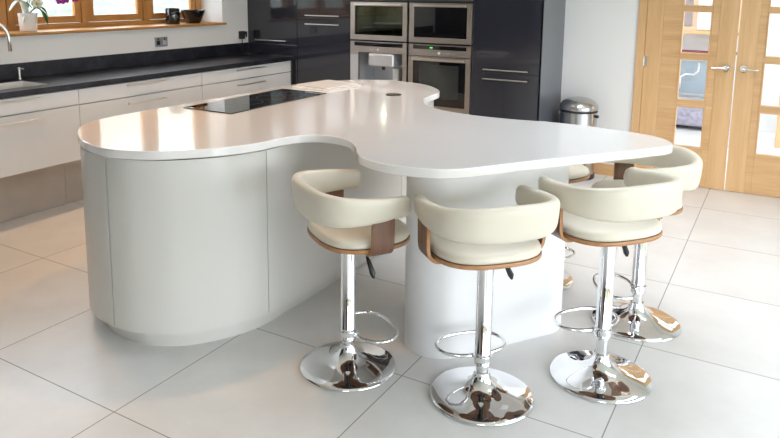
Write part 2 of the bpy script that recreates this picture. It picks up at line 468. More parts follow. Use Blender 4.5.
bm = bmesh.new(); box(bm, DX1-cxd+.002, DX1+.072-cxd, -.022, 0, 0, DZ+.072, .004); link('architrave', bm, M['oak'], tr)
bm = bmesh.new(); box(bm, DX0-cxd, DX1-cxd, -.022, 0, DZ+.002, DZ+.072, .004); link('architrave', bm, M['oakh'], tr)
bm = bmesh.new()
box(bm, DX0-.02-cxd, DX0-.001-cxd, 0.001, .12, 0, DZ+.02); box(bm, DX1+.001-cxd, DX1+.02-cxd, 0.001, .12, 0, DZ+.02); box(bm, DX0-cxd, DX1-cxd, .001, .12, DZ+.001, DZ+.02)
link('door_lining', bm, M['oak'], tr)

# ---- the hall beyond the doors
bm = bmesh.new()
box(bm, -3.2, 2.6, 10.0, 10.1, 0, 3.6)
tag(link('wall_far', bm, M['hallwall']), kind='structure')
tag(B('wall_side', -3.3, -3.2, DY+.12, 10.1, 0, 3.6, M['hallwall']), kind='structure')
tag(B('ceiling', -3.3, 2.7, DY+.12, 10.1, 3.6, 3.7, M['ceil']), kind='structure')

# ------------------------------------------------------------------ worktops of the window run
TZ = 1.027
bm = bmesh.new()
SX0, SX1, SY0, SY1 = -5.15, -4.79, 2.35, 3.25
box(bm, WX+.001, SX0, 1.3, 6.098, TZ-.042, TZ); box(bm, SX1, -4.645, 1.3, 6.098, TZ-.042, TZ)
box(bm, SX0, SX1, 1.3, SY0, TZ-.042, TZ); box(bm, SX0, SX1, SY1, 6.098, TZ-.042, TZ)
wt = tag(link('worktop', bm, M['granite']), 'long dark speckled granite worktop under the window, beside the sink', 'worktop')
tag(B('upstand', WX+.001, WX+.022, 1.3, 6.098, TZ+.0005, 1.150, M['granite'], None, .002), 'dark granite upstand along the wall above the granite worktop', 'upstand')
# sink
sk = empty('sink', ((SX0+SX1)/2, (SY0+SY1)/2, TZ-.2), 0, 'stainless steel undermount sink at the left end of the granite worktop', 'sink')
hx, hy = (SX1-SX0)/2-.001, (SY1-SY0)/2-.001
bm = bmesh.new(); e_ = .003
box(bm, -hx, hx, -hy, hy, .02, .026); box(bm, -hx, -hx+e_, -hy, hy, .026, .196); box(bm, hx-e_, hx, -hy, hy, .026, .196); box(bm, -hx+e_, hx-e_, -hy, -hy+e_, .026, .196); box(bm, -hx+e_, hx-e_, hy-e_, hy, .026, .196)
link('basin', bm, plain('satin_basin_steel', (.80, .80, .80), .45, .7), sk)
bm = bmesh.new(); lathe(bm, [(0, .030), (.035, .030), (.042, .027)], 24); link('drain', bm, M['chrome'], sk, True)
# drainer grooves cut beside it are shown as slim steel runners
for k in range(3):
    pass
# tap
tp = empty('tap', (-5.2, 2.86, TZ), 0, 'chrome swan neck mixer tap arching over the sink, left edge', 'tap')
bm = bmesh.new()
tube(bm, [(0, 0, 0), (0, 0, .06)], .026, 20)
pts = [(0, 0, .06), (0, 0, .333)]
for k in range(1, 13):
    a = PI*k/12
    pts.append((.045-.045*math.cos(a), .139-.139*math.cos(a), .333+.139*math.sin(a)))
lx, ly, lz = pts[-1]; pts.append((lx+.005, ly, lz-.095))
tube(bm, pts, .013, 14); link('spout', bm, M['nickel'], tp, True)
bm = bmesh.new(); tube(bm, [(.02, 0, .045), (.07, -.02, .075)], .007, 10); link('lever', bm, M['nickel'], tp, True, 50)
sd = empty('soap_dispenser', (-5.235, 3.28, TZ), 0, 'slim brushed steel soap dispenser on the granite worktop right of the sink', 'soap dispenser')
bm = bmesh.new(); lathe(bm, [(0, 0), (.018, 0), (.018, .006), (.010, .010), (.009, .085), (0, .087)], 20); link('stem', bm, M['nickel'], sd, True, 40)
bm = bmesh.new(); tube(bm, [(0, 0, .084), (.045, .01, .084)], .006, 10); tube(bm, [(0, 0, .08), (0, 0, .094)], .011, 12); link('nozzle', bm, M['nickel'], sd, True, 40)

# ------------------------------------------------------------------ cream drawer units under the window
def bar_handle(parent, p0, p1, out, m='nickel', r=.0055, name='handle'):
    """bar handle from p0 to p1 standing off along vector out"""
    p0, p1, out = Vector(p0), Vector(p1), Vector(out); d = (p1-p0).normalized(); bm = bmesh.new()
    tube(bm, [p0+out, p1+out], r, 10)
    for q in (p0+d*.03, p1-d*.03): tube(bm, [q, q+out], r*.8, 8)
    return link(name, bm, M[m], parent, True, 40)
units = [(1.30, 2.325), (2.325, 3.388), (3.388, 4.708), (4.708, 6.06)]
labs = ['cream gloss two-drawer wall-hung unit under the sink, far left of the run, mostly out of frame',
        'cream gloss two-drawer wall-hung unit below the sink',
        'cream gloss two-drawer wall-hung unit in the middle, below the steel wall socket',
        'cream gloss two-drawer wall-hung unit next to the tall grey cabinets']
for (y0, y1), lb in list(zip(units, labs))[1:]:
    u = empty('drawer_unit', (-4.66, (y0+y1)/2, .425), 0, lb, 'kitchen cabinet', 'cream drawer units under the window')
    h = (y1-y0)/2
    bm = bmesh.new(); box(bm, -.338, -.022, -h+.001, h-.001, 0.0, .30)
    link('carcass', bm, M['cream'], u)
    for z0, z1, hz in ((.436, .553, .532), (0.002, .430, .380)):
        dr = B('drawer', -.02, 0, -h+.002, h-.002, z0, z1, M['cream'], u, .0015)
        bar_handle(dr, (0, -.215, hz-.0), (0, .215, hz-.0), (.03, 0, 0))
tag(B('filler_panel', -4.98, -4.648, 6.062, 6.098, .425, .983, M['grey']), 'narrow graphite filler strip between cream drawers and tall grey cabinets', 'filler panel')
bm = bmesh.new()
for a, b in ((1.3, 2.5), (2.503, 3.44), (3.443, 4.8), (4.803, 6.09)): box(bm, -5.0, -4.97, a, b, 0, .424, .001)
tag(link('plinth_wall', bm, M['tileclad']), 'beige stone clad low wall set back beneath the cream drawers', 'plinth wall')

# ------------------------------------------------------------------ tall graphite cabinets
CYF = 6.10
def tall(name, x0, x1, parts, label, side=False, top=2.36):
    u = empty(name, ((x0+x1)/2, CYF, 0), 0, label, 'kitchen cabinet', 'tall graphite cabinets'); h = (x1-x0)/2
    bm = bmesh.new(); box(bm, -h+.001, h-.001, .022, DY-CYF-.002, .1, top); link('carcass', bm, M['greyside'], u)
    B('plinth', -h+.001, h-.001, .06, .08, 0, .1, M['grey'], u)
    for z0, z1, hz in parts:
        d = B('cabinet_door', -h+.0015, h-.0015, 0, .02, z0+.002, z1-.002, M['grey'], u, .0015)
        if hz: bar_handle(d, (-.215, 0, hz), (.215, 0, hz), (0, -.032, 0))
    if side: B('side_panel', h-.018, h, 0.0, DY-CYF-.002, 0, top, M['greyside'], u)
    return u
tall('tall_cabinet', -5.298, -4.602, [(.1, 1.145, None), (1.145, 2.36, 1.186)], 'tall graphite gloss cabinet in the corner beside the window wall')
tall('tall_cabinet', -4.598, -3.912, [(.1, 1.448, 1.384), (1.448, 2.36, 1.476)], 'tall graphite gloss cabinet just left of the ovens')
tall('tall_cabinet', -2.542, -1.882, [(.1, .992, .940), (.992, 2.36, 1.027)], 'tall graphite gloss cabinet right of the ovens, nearest the pedal bin', True)
oh = empty('oven_housing', (-3.228, CYF, 0), 0, 'tall graphite housing around the four built-in steel appliances', 'kitchen cabinet'); 
bm = bmesh.new()
h = .683
box(bm, -h, -h+.003, .0, .66, .1, 2.36); box(bm, h-.003, h, 0, .66, .1, 2.36)
box(bm, -h+.003, h-.003, .64, .66, .1, 2.36)
box(bm, -h+.003, h-.003, .02, .64, .1, .12); box(bm, -h+.003, h-.003, .02, .64, 1.642, 1.66); box(bm, -h+.003, h-.003, .02, .64, .54, .556)
link('carcass', bm, M['greyside'], oh)
B('plinth', -h, h, .06, .08, 0, .1, M['grey'], oh)
for sx in (-1, 1):
    a, b = sorted((sx*.002, sx*(h-.004)))
    d = B('cabinet_door', a, b, 0, .02, 1.668, 2.358, M['grey'], oh, .0015)
    d = B('cabinet_door', a, b, 0, .02, .102, .553, M['grey'], oh, .0015); bar_handle(d, ((a+b)/2-.2, 0, .50), ((a+b)/2+.2, 0, .50), (0, -.03, 0))

# ---- built-in appliances
def appliance_frame(bm, x0, x1, z0, z1, holes, y=-.012, d=.03):
    """flat steel front with rectangular holes stacked in z: holes = [(hx0,hx1,hz0,hz1)] sorted top-down"""
    zc = z1
    for hx0, hx1, hz0, hz1 in holes:
        if zc-hz1 > 1e-4: box(bm, x0, x1, y, y+d, hz1, zc)
        box(bm, x0, hx0, y, y+d, hz0, hz1); box(bm, hx1, x1, y, y+d, hz0, hz1); zc = hz0
    if zc-z0 > 1e-4: box(bm, x0, x1, y, y+d, z0, zc)

def cavity(bm, x0, x1, z0, z1, y0, y1):
    t = .004
    box(bm, x0, x1, y1, y1+t, z0, z1); box(bm, x0-t, x0, y0, y1, z0, z1); box(bm, x1, x1+t, y0, y1, z0, z1)
    box(bm, x0, x1, y0, y1, z0-t, z0); box(bm, x0, x1, y0, y1, z1, z1+t)

def microwave(xc, label, light):
    e = empty('microwave_oven', (xc, CYF, 1.245), 0, label, 'microwave', 'built-in steel microwaves')
    w = .331; H = .383
    bm = bmesh.new(); appliance_frame(bm, -w, w, 0, H, [(-.28, .28, .052, .345)]); link('front_frame', bm, M['steel'], e)
    bm = bmesh.new(); cavity(bm, -.27, .27, .06, .335, .02, .40); box(bm, -.25, .25, .05, .38, .12, .128)
    link('cooking_cavity', bm, M['cavity'], e)
    B('door_glass', -.28, .28, -.008, .012, .052, .345, M['blackglass'] if not light else M['ovenglass'], e)
    if light:
        bm = bmesh.new(); lathe(bm, [(0, .130), (.15, .130), (.16, .145), (.165, .165), (.158, .165), (.14, .137), (0, .137)], 40, 0, .2)
        for v in bm.verts: pass
        link('glass_turntable', bm, M['silver'], e, True, 50)
    bm = bmesh.new(); box(bm, -.275, .275, -.045, -.028, .352, .369, .004)
    for s in (-1, 1): box(bm, s*.25-.01, s*.25+.01, -.03, -.011, .354, .367, .002)
    link('handle', bm, M['nickel'], e)
    B('vent_grille', -w, w, -.010, .012, H+.004, H+.012, M['black'], e)
    return e
microwave(-3.571, 'steel-framed microwave with lit interior, above the coffee machine', True)
microwave(-2.886, 'steel-framed black-glass microwave, above the single oven', False)

# steel trim shelf above microwaves
tag(B('trim_strip', -3.905, -2.551, CYF-.010, CYF+.012, 1.6585, 1.667, M['steel']), 'thin brushed steel strip running above both microwaves', 'trim strip')

# coffee machine
cm = empty('coffee_machine', (-3.571, CYF, .56), 0, 'built-in steel coffee machine with open dispensing bay under the left microwave', 'coffee machine')
w = .331
bm = bmesh.new(); appliance_frame(bm, -w, w, 0, .668, [(-.28, .285, .622, .660), (-.234, .285, .17, .557)], y=-.012, d=.03); link('front_frame', bm, M['steel'], cm)
B('display_panel', -.28, .285, -.014, .006, .622, .660, M['blackglass'], cm)
bm = bmesh.new(); cavity(bm, -.234, .285, .17, .557, .018, .30); link('dispensing_bay', bm, M['silver'], cm)
bm = bmesh.new(); box(bm, -.105, .192, -.035, .16, .422, .552, .018, 0, 3); link('spout_head', bm, M['silver'], cm)
bm = bmesh.new(); tube(bm, [(.045, .03, .424), (.045, .03, .385)], .017, 14); link('nozzle', bm, M['black'], cm, True, 40)
bm = bmesh.new(); box(bm, -.234, .285, -.02, .28, .175, .20, .004); link('drip_tray', bm, M['silver'], cm)
bm = bmesh.new(); box(bm, .11, .18, .10, .2, .2, .40, .006); link('water_tank', bm, M['whiteplastic'], cm)
B('bay_side', -.3305, -.236, -.0135, -.0122, .05, .53, M['silver'], cm)
for k, x in enumerate((-.09, -.06, -.03, 0.0, .04, .07, .10)):
    bm = bmesh.new(); tube(bm, [(x, -.011, .590), (x, -.016, .590)], .011 if x == 0 else .005, 16); link('button', bm, M['dialw'] if x == 0 else M['silver'], cm, True, 40)

# single oven
ov = empty('built_in_oven', (-2.886, CYF, .56), 0, 'built-in steel single oven with wide bar handle under the right microwave', 'oven')
bm = bmesh.new(); appliance_frame(bm, -w, w, 0.0, .668, [(-.283, .283, .623, .660)], d=.03)
bm.free(); bm = bmesh.new()
box(bm, -w, w, -.012, .018, .556, .623); box(bm, -w, -.283, -.012, .018, .623, .660); box(bm, .283, w, -.012, .018, .623, .660); box(bm, -w, w, -.012, .018, .660, .668)
link('control_panel', bm, M['steel'], ov)
B('display_panel', -.283, .283, -.014, .006, .623, .660, M['blackglass'], ov)
B('clock_digits', -.10, -.07, -.0165, -.0142, .634, .645, M['green'], ov)
for x, r in ((-.06, .004), (-.03, .004), (-.0, .014), (.05, .004), (.08, .006), (.10, .006)):
    bm = bmesh.new(); tube(bm, [(x, -.011, .590), (x, -.020, .590)], r, 16); link('knob', bm, M['dialw'] if r > .01 else M['silver'], ov, True, 40)
bm = bmesh.new(); appliance_frame(bm, -w, w, .0, .550, [(-.281, .281, .070, .508)], y=-.018, d=.034); dd = link('oven_door', bm, M['steel'], ov)
B('door_glass', -.281, .281, -.014, .012, .070, .508, M['blackglass'], dd)
bm = bmesh.new(); box(bm, -.279, .279, -.058, -.040, .518, .538, .004)
for s in (-1, 1): box(bm, s*.25-.01, s*.25+.01, -.042, -.017, .521, .535, .002)
link('handle', bm, M['nickel'], dd)
B('inner_window', -.21, .21, -.0150, -.0142, .15, .475, plain('smoked_inner_glass', (.035, .038, .036), .06, coat=.6), dd)

added_larders = [(-2.6, -1.6), (-1.6, -.6), (-.6, .4), (.4, 1.2)]  # dark larder row, added unseen so oven glass and gloss doors reflect it
for k_, (a_, b_) in enumerate(added_larders):
    u = empty('larder_cabinet', (WX+.64, (a_+b_)/2, 0), 0, ['tall graphite larder cabinet furthest behind the photographer on the window wall', 'second tall graphite larder cabinet behind the photographer on the window wall', 'third tall graphite larder cabinet on the window wall, beside the photographer', 'tall graphite larder cabinet ending the row where the granite worktop starts'][k_], 'kitchen cabinet', 'tall larder cabinets on the window wall')
    h_ = (b_-a_)/2
    B('carcass', -.638, -.021, -h_+.001, h_-.001, 0, 2.36, M['greyside'], u)
    for c_, d_ in ((-h_+.002, -.001), (.001, h_-.002)): B('cabinet_door', -.02, 0, c_, d_, .1, 2.358, M['grey'], u, .0015)

# ------------------------------------------------------------------ the island
TOP = [(-3.61, 2.6), (-3.4, 2.47), (-3.23, 2.41), (-3.08, 2.39), (-2.96, 2.42), (-2.84, 2.47), (-2.74, 2.56), (-2.64, 2.67), (-2.57, 2.77), (-2.50, 2.93), (-2.475, 3.08), (-2.43, 3.22), (-2.35, 3.3), (-2.24, 3.32), (-2.12, 3.28), (-2.0, 3.17), (-1.92, 3.06), (-1.845, 2.98), (-1.75, 2.93), (-1.66, 2.91), (-1.56, 2.915), (-1.47, 2.93), (-1.38, 2.965), (-1.30, 3.03), (-1.22, 3.13), (-1.08, 3.34), (-0.92, 3.56), (-0.72, 3.83), (-0.59, 4.02), (-0.53, 4.11), (-0.515, 4.19), (-0.56, 4.29), (-0.65, 4.37), (-0.76, 4.41), (-0.89, 4.44), (-1.05, 4.465), (-1.23, 4.475), (-1.38, 4.46), (-1.57, 4.43), (-1.82, 4.43), (-2.05, 4.48), (-2.22, 4.58), (-2.33, 4.68), (-2.43, 4.85), (-2.47, 5.06), (-2.50, 5.3), (-2.63, 5.5), (-2.82, 5.66), (-3.05, 5.73), (-3.29, 5.72), (-3.53, 5.59), (-3.7, 5.33), (-3.80, 5.02), (-3.82, 4.49), (-3.83, 3.83), (-3.84, 3.4), (-3.85, 3.10), (-3.83, 2.93), (-3.75, 2.74)]
K = .8706; IZ = 1.01
TOPW = ccw(catmull([(x*K, y*K) for x, y in TOP], 5))
isl = empty('kitchen_island', (-2.7, 3.4, 0), 0, 'off-white kitchen island cabinet block with a rounded end, left of the white column', 'kitchen island')
def loc(P, o=(-2.7, 3.4)): return [(x-o[0], y-o[1]) for x, y in P]
bm = bmesh.new(); slab(bm, loc(TOPW, (-2, 3.4)), [(.004, -.042), (0, -.038), (0, -.004), (.0015, -.0012), (.004, 0)])
tpw = link('island_worktop', bm, M['quartz'], None, True, 18); tpw.location = (-2, 3.4, IZ)
tag(tpw, 'guitar-shaped white quartz worktop resting on the island cabinets and white column', 'worktop')

BODY = [(-3.31, 4.2), (-3.315, 3.6), (-3.315, 3.0), (-3.30, 2.62), (-3.22, 2.38), (-3.085, 2.235), (-2.95, 2.150), (-2.82, 2.113), (-2.70, 2.105), (-2.57, 2.125), (-2.42, 2.205), (-2.295, 2.34), (-2.21, 2.50), (-2.170, 2.66), (-2.163, 2.86), (-2.16, 3.2), (-2.16, 3.6), (-2.16, 3.95), (-2.17, 4.25), (-2.20, 4.55), (-2.31, 4.76), (-2.47, 4.90), (-2.655, 4.96), (-2.86, 4.95), (-3.05, 4.84), (-3.19, 4.62)]
BD = ccw(catmull(BODY, 14))
bm = bmesh.new(); slab(bm, loc(offset_poly(BD, .022)), [(0, .101), (0, .962)]); link('carcass', bm, M['island'], isl, True, 40)
bm = bmesh.new(); slab(bm, loc(offset_poly(BD, .075)), [(0, 0), (0, .1)]); link('plinth', bm, M['island'], isl, True, 40)
# curved fronts between the joints
def nearest(P, q): return min(range(len(P)), key=lambda i: math.dist(P[i], q))
cuts = [(-3.315, 3.62), (-3.30, 2.70), (-2.724, 2.106), (-2.176, 2.628), (-2.16, 4.02), (-2.655, 4.96), (-3.22, 4.55)]
idx = [nearest(BD, c) for c in cuts]
for a, b in zip(idx, idx[1:]+idx[:1]):
    n = (b-a) % len(BD)
    seg = [BD[(a+i) % len(BD)] for i in range(n+1)]
    # leave a 4 mm shadow gap at each joint
    def trim(p, q, g):
        L = math.dist(p, q); return (p[0]+(q[0]-p[0])*g/L, p[1]+(q[1]-p[1])*g/L)
    seg[0] = trim(seg[0], seg[1], .005 if a == idx[2] else .002); seg[-1] = trim(seg[-1], seg[-2], .005 if b == idx[2] else .002)
    bm = bmesh.new(); strip_panel(bm, loc(seg), .102, .962, .02)
    link('curved_door', bm, M['island'], isl, True, 40)

# the white column under the round end
A_, B_, R_ = Vector((-1.385, 2.985)), Vector((-1.072, 3.45)), .170
ang = math.atan2((B_-A_).y, (B_-A_).x); P = []
for k in range(25): a = ang+PI/2+PI*k/24; P.append((A_.x+R_*math.cos(a), A_.y+R_*math.sin(a)))
for k in range(25): a = ang-PI/2+PI*k/24; P.append((B_.x+R_*math.cos(a), B_.y+R_*math.sin(a)))
P = ccw(P)
bm = bmesh.new(); slab(bm, [(x+1.2, y-3.23) for x, y in P], [(.003, 0), (0, .004), (0, .966)])
col = link('support_leg', bm, M['leg'], None, True, 40); col.location = (-1.2, 3.23, 0)
tag(col, 'white oval support carrying the breakfast end of the quartz worktop, between the stools', 'table support')

# hob, cutting boards, pop-up socket
hb = empty('induction_hob', (-3.018, 3.58, IZ), 0, 'black glass induction hob set in the quartz worktop', 'hob')
B('glass_plate', -.20, .20, -.50, .50, .0, .006, M['blackglass'], hb, .0015)
for x, y, r in ((-.0, -.34, .085), (-.0, -.12, .1), (0, .12, .1), (0, .34, .085)):
    bm = bmesh.new()
    n = 48
    a = [bm.verts.new((x+r*math.cos(2*PI*k/n), y+r*math.sin(2*PI*k/n), .0063)) for k in range(n)]
    b = [bm.verts.new((x+(r-.002)*math.cos(2*PI*k/n), y+(r-.002)*math.sin(2*PI*k/n), .0063)) for k in range(n)]
    for k in range(n): bm.faces.new((a[k], a[(k+1) % n], b[(k+1) % n], b[k]))
    link('cooking_zone', bm, plain('grey_print', (.10, .10, .11), .3), hb)
def rrect(hx_, hy_, r, n=6):
    P = []
    for cx_, cy_, a0 in ((hx_-r, hy_-r, 0), (-hx_+r, hy_-r, 90), (-hx_+r, -hy_+r, 180), (hx_-r, -hy_+r, 270)):
        for k in range(n+1): a = math.radians(a0+90*k/n); P.append((cx_+r*math.cos(a), cy_+r*math.sin(a)))
    return P
for (x, y, z, rz, hx_, hy_, lb) in ((-3.02, 4.385, IZ+.0003, -.10, .185, .205, 'white cutting board lying directly on the quartz worktop behind the hob, lower of two'),
                               (-3.04, 4.42, IZ+.0097, -.14, .165, .185, 'white cutting board lying on top of another board behind the hob')):
    bm = bmesh.new(); slab(bm, rrect(hx_, hy_, .02), [(.0015, 0), (0, .0015), (0, .0075), (.0015, .009)])
    o = link('cutting_board', bm, M['board'], None, True, 40); o.location = (x, y, z); o.rotation_euler = (0, 0, rz)
    tag(o, lb, 'cutting board', 'white cutting boards by the hob')
ps = empty('pop_up_socket', (-2.39, 4.30, IZ), 0, 'small round dark pop-up socket lid flush in the quartz worktop', 'socket')
bm = bmesh.new(); lathe(bm, [(.048, .0), (.055, .0), (.055, .004), (.050, .005), (.048, .004)], 36); link('ring', bm, plain('bronze_ring', (.10, .07, .05), .35, .8), ps, True, 40)
bm = bmesh.new(); lathe(bm, [(0, .0), (.048, .0), (.048, .0035), (0, .0035)], 36); link('lid', bm, plain('dark_bronze', (.06, .045, .035), .3, .8), ps, True, 40)

# ------------------------------------------------------------------ bar stools
def make_stool():
    s = empty('bar_stool', (0, 0, 0))
    ch = M['chrome']
    bm = bmesh.new()
    prof = [(0, .004), (.215, .004), (.2245, .0), (.2265, .004), (.2255, .010), (.217, .0155), (.19, .0225), (.155, .0295), (.12, .0375), (.09, .047), (.066, .060), (.049, .076), (.039, .095), (.035, .112), (.034, .118), (.0, .118)]
    lathe(bm, prof, 72); link('base', bm, ch, s, True, 60)
    bm = bmesh.new(); lathe(bm, [(0, .117), (.026, .117), (.026, .27), (0, .27)], 32); link('inner_column', bm, ch, s, True, 40)
    bm = bmesh.new()
    lathe(bm, [(0, .140), (.0345, .140), (.0365, .143), (.0365, .152), (.0345, .155), (.0345, .186), (.0365, .189), (.0365, .196), (.0345, .199), (.0345, .620), (.0, .620)], 36)
    link('gas_column', bm, ch, s, True, 40)
    # footrest: flattened loop in front of the column
    bm = bmesh.new(); pts = []
    for k in range(40):
        a = 2*PI*k/40
        c, sn = math.cos(a), math.sin(a)
        x = .158*math.copysign(abs(c)**.85, c); y = .122+.098*math.copysign(abs(sn)**.9, sn)
        pts.append((x, y, .170+.01*(y-.02)))
    tube(bm, pts, .0088, 10, closed=True)
    tube(bm, [(-.045, .026, .170), (0, .030, .170), (.045, .026, .170)], .010, 8)
    lathe(bm, [(.0345, .158), (.0405, .158), (.0405, .182), (.0345, .182)], 28)
    link('footrest', bm, ch, s, True, 50)
    # mounting plate and lever
    bm = bmesh.new(); box(bm, -.085, .085, -.085, .085, .625, .637, .004); lathe(bm, [(0, .610), (.042, .610), (.055, .626), (0, .626)], 28)
    link('seat_plate', bm, M['black'], s)
    bm = bmesh.new(); tube(bm, [(.030, .016, .619), (.085, .032, .608), (.114, .042, .570)], .0048, 8)
    lv = link('lever', bm, ch, s, True, 50)
    bm = bmesh.new(); tube(bm, [(.110, .041, .576), (.124, .045, .552), (.150, .052, .505), (.156, .054, .486)], [.006, .0105, .0135, .006], 10)
    link('lever_grip', bm, M['black'], lv, True, 60)
    # seat: plywood shell and cushion, a soft D with a rounder back
    def outline(rx, ry, n=64, e=2.75):
        P = []
        for k in range(n):
            a = 2*PI*k/n; c, sn = math.cos(a), math.sin(a)
            P.append((rx*math.copysign(abs(c)**(2/e), c), 0.048+ry*math.copysign(abs(sn)**(2/e), sn)))
        return P
    def stack(bm, P, lv, dome=None, mi=0):
        rings = [[bm.verts.new((x*k, y*k, z+lift(x*k, y*k))) for x, y in P] for k, z in lv]
        n = len(P)
        for A, C in zip(rings, rings[1:]):
            for k in range(n): bm.faces.new((A[k], A[(k+1) % n], C[(k+1) % n], C[k])).material_index = mi
        bm.faces.new(rings[0][::-1]); bm.faces.new(rings[-1])
    def lift(x, y): return .0
    P = outline(.241, .214)
    bm = bmesh.new(); stack(bm, P, [(.955, .637), (.99, .640), (1.0, .645), (1.0, .655), (.985, .658), (.5, .658)])
    bm.faces.ensure_lookup_table()
    for f in bm.faces:
        zc = f.calc_center_median().z
        f.material_index = 1 if .6395 < zc < .6575 else 0
    link('seat_shell', bm, [M['walnut'], M['ply']], s, True, 45)
    bm = bmesh.new(); stack(bm, P, [(.95, .6585), (.975, .662), (.985, .669), (.982, .678), (.965, .687), (.93, .694), (.86, .699), (.6, .702), (.3, .703), (.02, .703)])
    link('seat_cushion', bm, M['leather'], s, True, 60)
    # bent plywood side straps running under the seat
    path = []
    W_ = .270; zt = .85; zb = .630; rr = .048
    path.append((-W_+.004, zt)); path.append((-W_, .79)); path.append((-W_+.002, zb+rr+.012))
    for k in range(1, 8):
        a = PI+PI/2*k/7; path.append((-W_+.004+rr+rr*math.cos(a), zb+rr+rr*math.sin(a)))
    path += [(-.15, zb)]
    for side in (1, -1):
        bm = bmesh.new(); rows = []; t = .0075
        for i, (x, z) in enumerate(path):
            a = Vector(path[max(0, i-1)]); b = Vector(path[min(len(path)-1, i+1)]); d = (b-a).normalized(); nn = Vector((-d.y, d.x))
            yy0, yy1 = -.012, .092
            o1 = (x-nn.x*t, z-nn.y*t); o2 = (x+nn.x*t, z+nn.y*t)
            rows.append([bm.verts.new(q) for q in ((side*o1[0], yy0, o1[1]), (side*o1[0], yy1, o1[1]), (side*o2[0], yy1, o2[1]), (side*o2[0], yy0, o2[1]))])
        for A, C in zip(rows, rows[1:]):
            for k in range(4):
                f = bm.faces.new((A[k], C[k], C[(k+1) % 4], A[(k+1) % 4])); f.material_index = 1 if k in (1, 3) else 0
        bm.faces.new(rows[0]).material_index = 1; bm.faces.new(rows[-1][::-1]).material_index = 1
        link('side_strap', bm, [M['walnut'], M['ply']], s, True, 40)
    # wrap-around backrest
    cen = []
    R = .252
    ctrl = [(-0.24, 0.18), (-0.252, 0.122), (-0.262, 0.042), (-0.257, -0.053), (-0.226, -0.135), (-0.155, -0.188), (-0.058, -0.207), (0.058, -0.207), (0.155, -0.188), (0.226, -0.135), (0.257, -0.053), (0.262, 0.042), (0.252, 0.122), (0.24, 0.18)]
    pl = catmull(ctrl, 6, closed=False)
    bm = bmesh.new(); rows = []
    tot = len(pl)-1
    for i, (x, y) in enumerate(pl):
        u = abs(i/tot*2-1)                      # 0 at the back, 1 at the tips
        a = Vector(pl[max(0, i-1)]); b = Vector(pl[min(tot, i+1)]); d = (b-a).normalized(); nn = Vector((-d.y, d.x))  # inwards
        drop = u*u*(3-2*u)
        top = .914-.038*drop; bot = .760+.026*drop
        th = .026-.001*u
        # round off the tips
        e = min(1.0, (1-u)/.075); sh = math.sqrt(max(0.02, 1-(1-e)**2))
        mid = (top+bot)/2; hh = (top-bot)/2*sh; tt = th*(.25+.75*sh)
        ring = []
        for k in range(20):
            t = 2*PI*k/20; c, s_ = math.cos(t), math.sin(t)
            px = tt*math.copysign(abs(c)**.62, c); pz = hh*math.copysign(abs(s_)**.55, s_)
            tilt = -.10*pz*(1-.5*u)             # leans outwards at the top
            ring.append(bm.verts.new((x+nn.x*(px+tilt), y+nn.y*(px+tilt), mid+pz)))
        rows.append(ring)
    for A, C in zip(rows, rows[1:]):
        for k in range(20): bm.faces.new((A[k], A[(k+1) % 20], C[(k+1) % 20], C[k]))
    bm.faces.new(rows[0]); bm.faces.new(rows[-1][::-1])
    link('backrest', bm, M['leather'], s, True, 70)
    return s
stool = make_stool()
spots = [(-1.648, 2.558, -33, 0, 'cream leather bar stool nearest the rounded island end, leftmost of the front three'),
         (-1.020, 2.660, 48, .012, 'cream leather bar stool directly in front of the white oval support'),
         (-.612, 3.092, 52, .055, 'cream leather bar stool just right of the white oval support, rightmost of the front three'),
         (-.576, 3.740, 116, .03, 'cream leather bar stool at the pointed right end of the worktop, partly behind another'),
         (-1.215, 4.02, -124, .03, 'cream leather bar stool behind the worktop, glimpsed between white support and pedal bin'),
         (-1.575, 3.555, -124, .02, 'cream leather bar stool almost fully hidden behind the white oval support')]
for i, (x, y, a, lift, lb) in enumerate(spots):
    o = stool if i == 0 else copy_tree(stool)
    if lift:                                  # gas lift: everything above the fixed inner column rises
        for ch_ in o.children:
            if not ch_.name.startswith(('base', 'inner_column')): ch_.location.z += lift
    o.location = (x, y, 0); o.rotation_euler = (0, 0, math.radians(a)); tag(o, lb, 'bar stool', 'bar stools around the breakfast end')

# ------------------------------------------------------------------ pedal bin
pb_ = empty('pedal_bin', (-1.650, 6.575, 0), math.radians(-10), 'brushed steel round pedal bin with domed lid against the white wall', 'bin')
bm = bmesh.new(); lathe(bm, [(0, .0), (.172, .0), (.176, .006), (.176, .045), (.170, .05), (0, .05)], 48); link('base_ring', bm, M['black'], pb_, True, 40)
bm = bmesh.new(); lathe(bm, [(0, .05), (.168, .05), (.168, .635), (0, .635)], 56); link('bin_body', bm, M['steelv'], pb_, True, 40)
bm = bmesh.new(); lathe(bm, [(0, .632), (.173, .632), (.175, .640), (.175, .655), (.171, .66), (0, .66)], 56); link('rim', bm, M['black'], pb_, True, 40)
bm = bmesh.new(); lathe(bm, [(0, .655), (.176, .655), (.178, .668), (.172, .695), (.150, .728), (.105, .752), (.05, .764), (0, .767)], 56); link('lid', bm, M['steelv'], pb_, True, 40)
bm = bmesh.new(); box(bm, -.05, .05, -.205, -.16, .012, .026, .004); link('pedal', bm, M['black'], pb_)
for s_ in (-1, 1):
    bm = bmesh.new(); tube(bm, [(s_*.168, 0, .60), (s_*.195, 0, .60)], .014, 14); link('lid_catch', bm, M['black'] if s_ > 0 else M['silver'], pb_, True, 40)

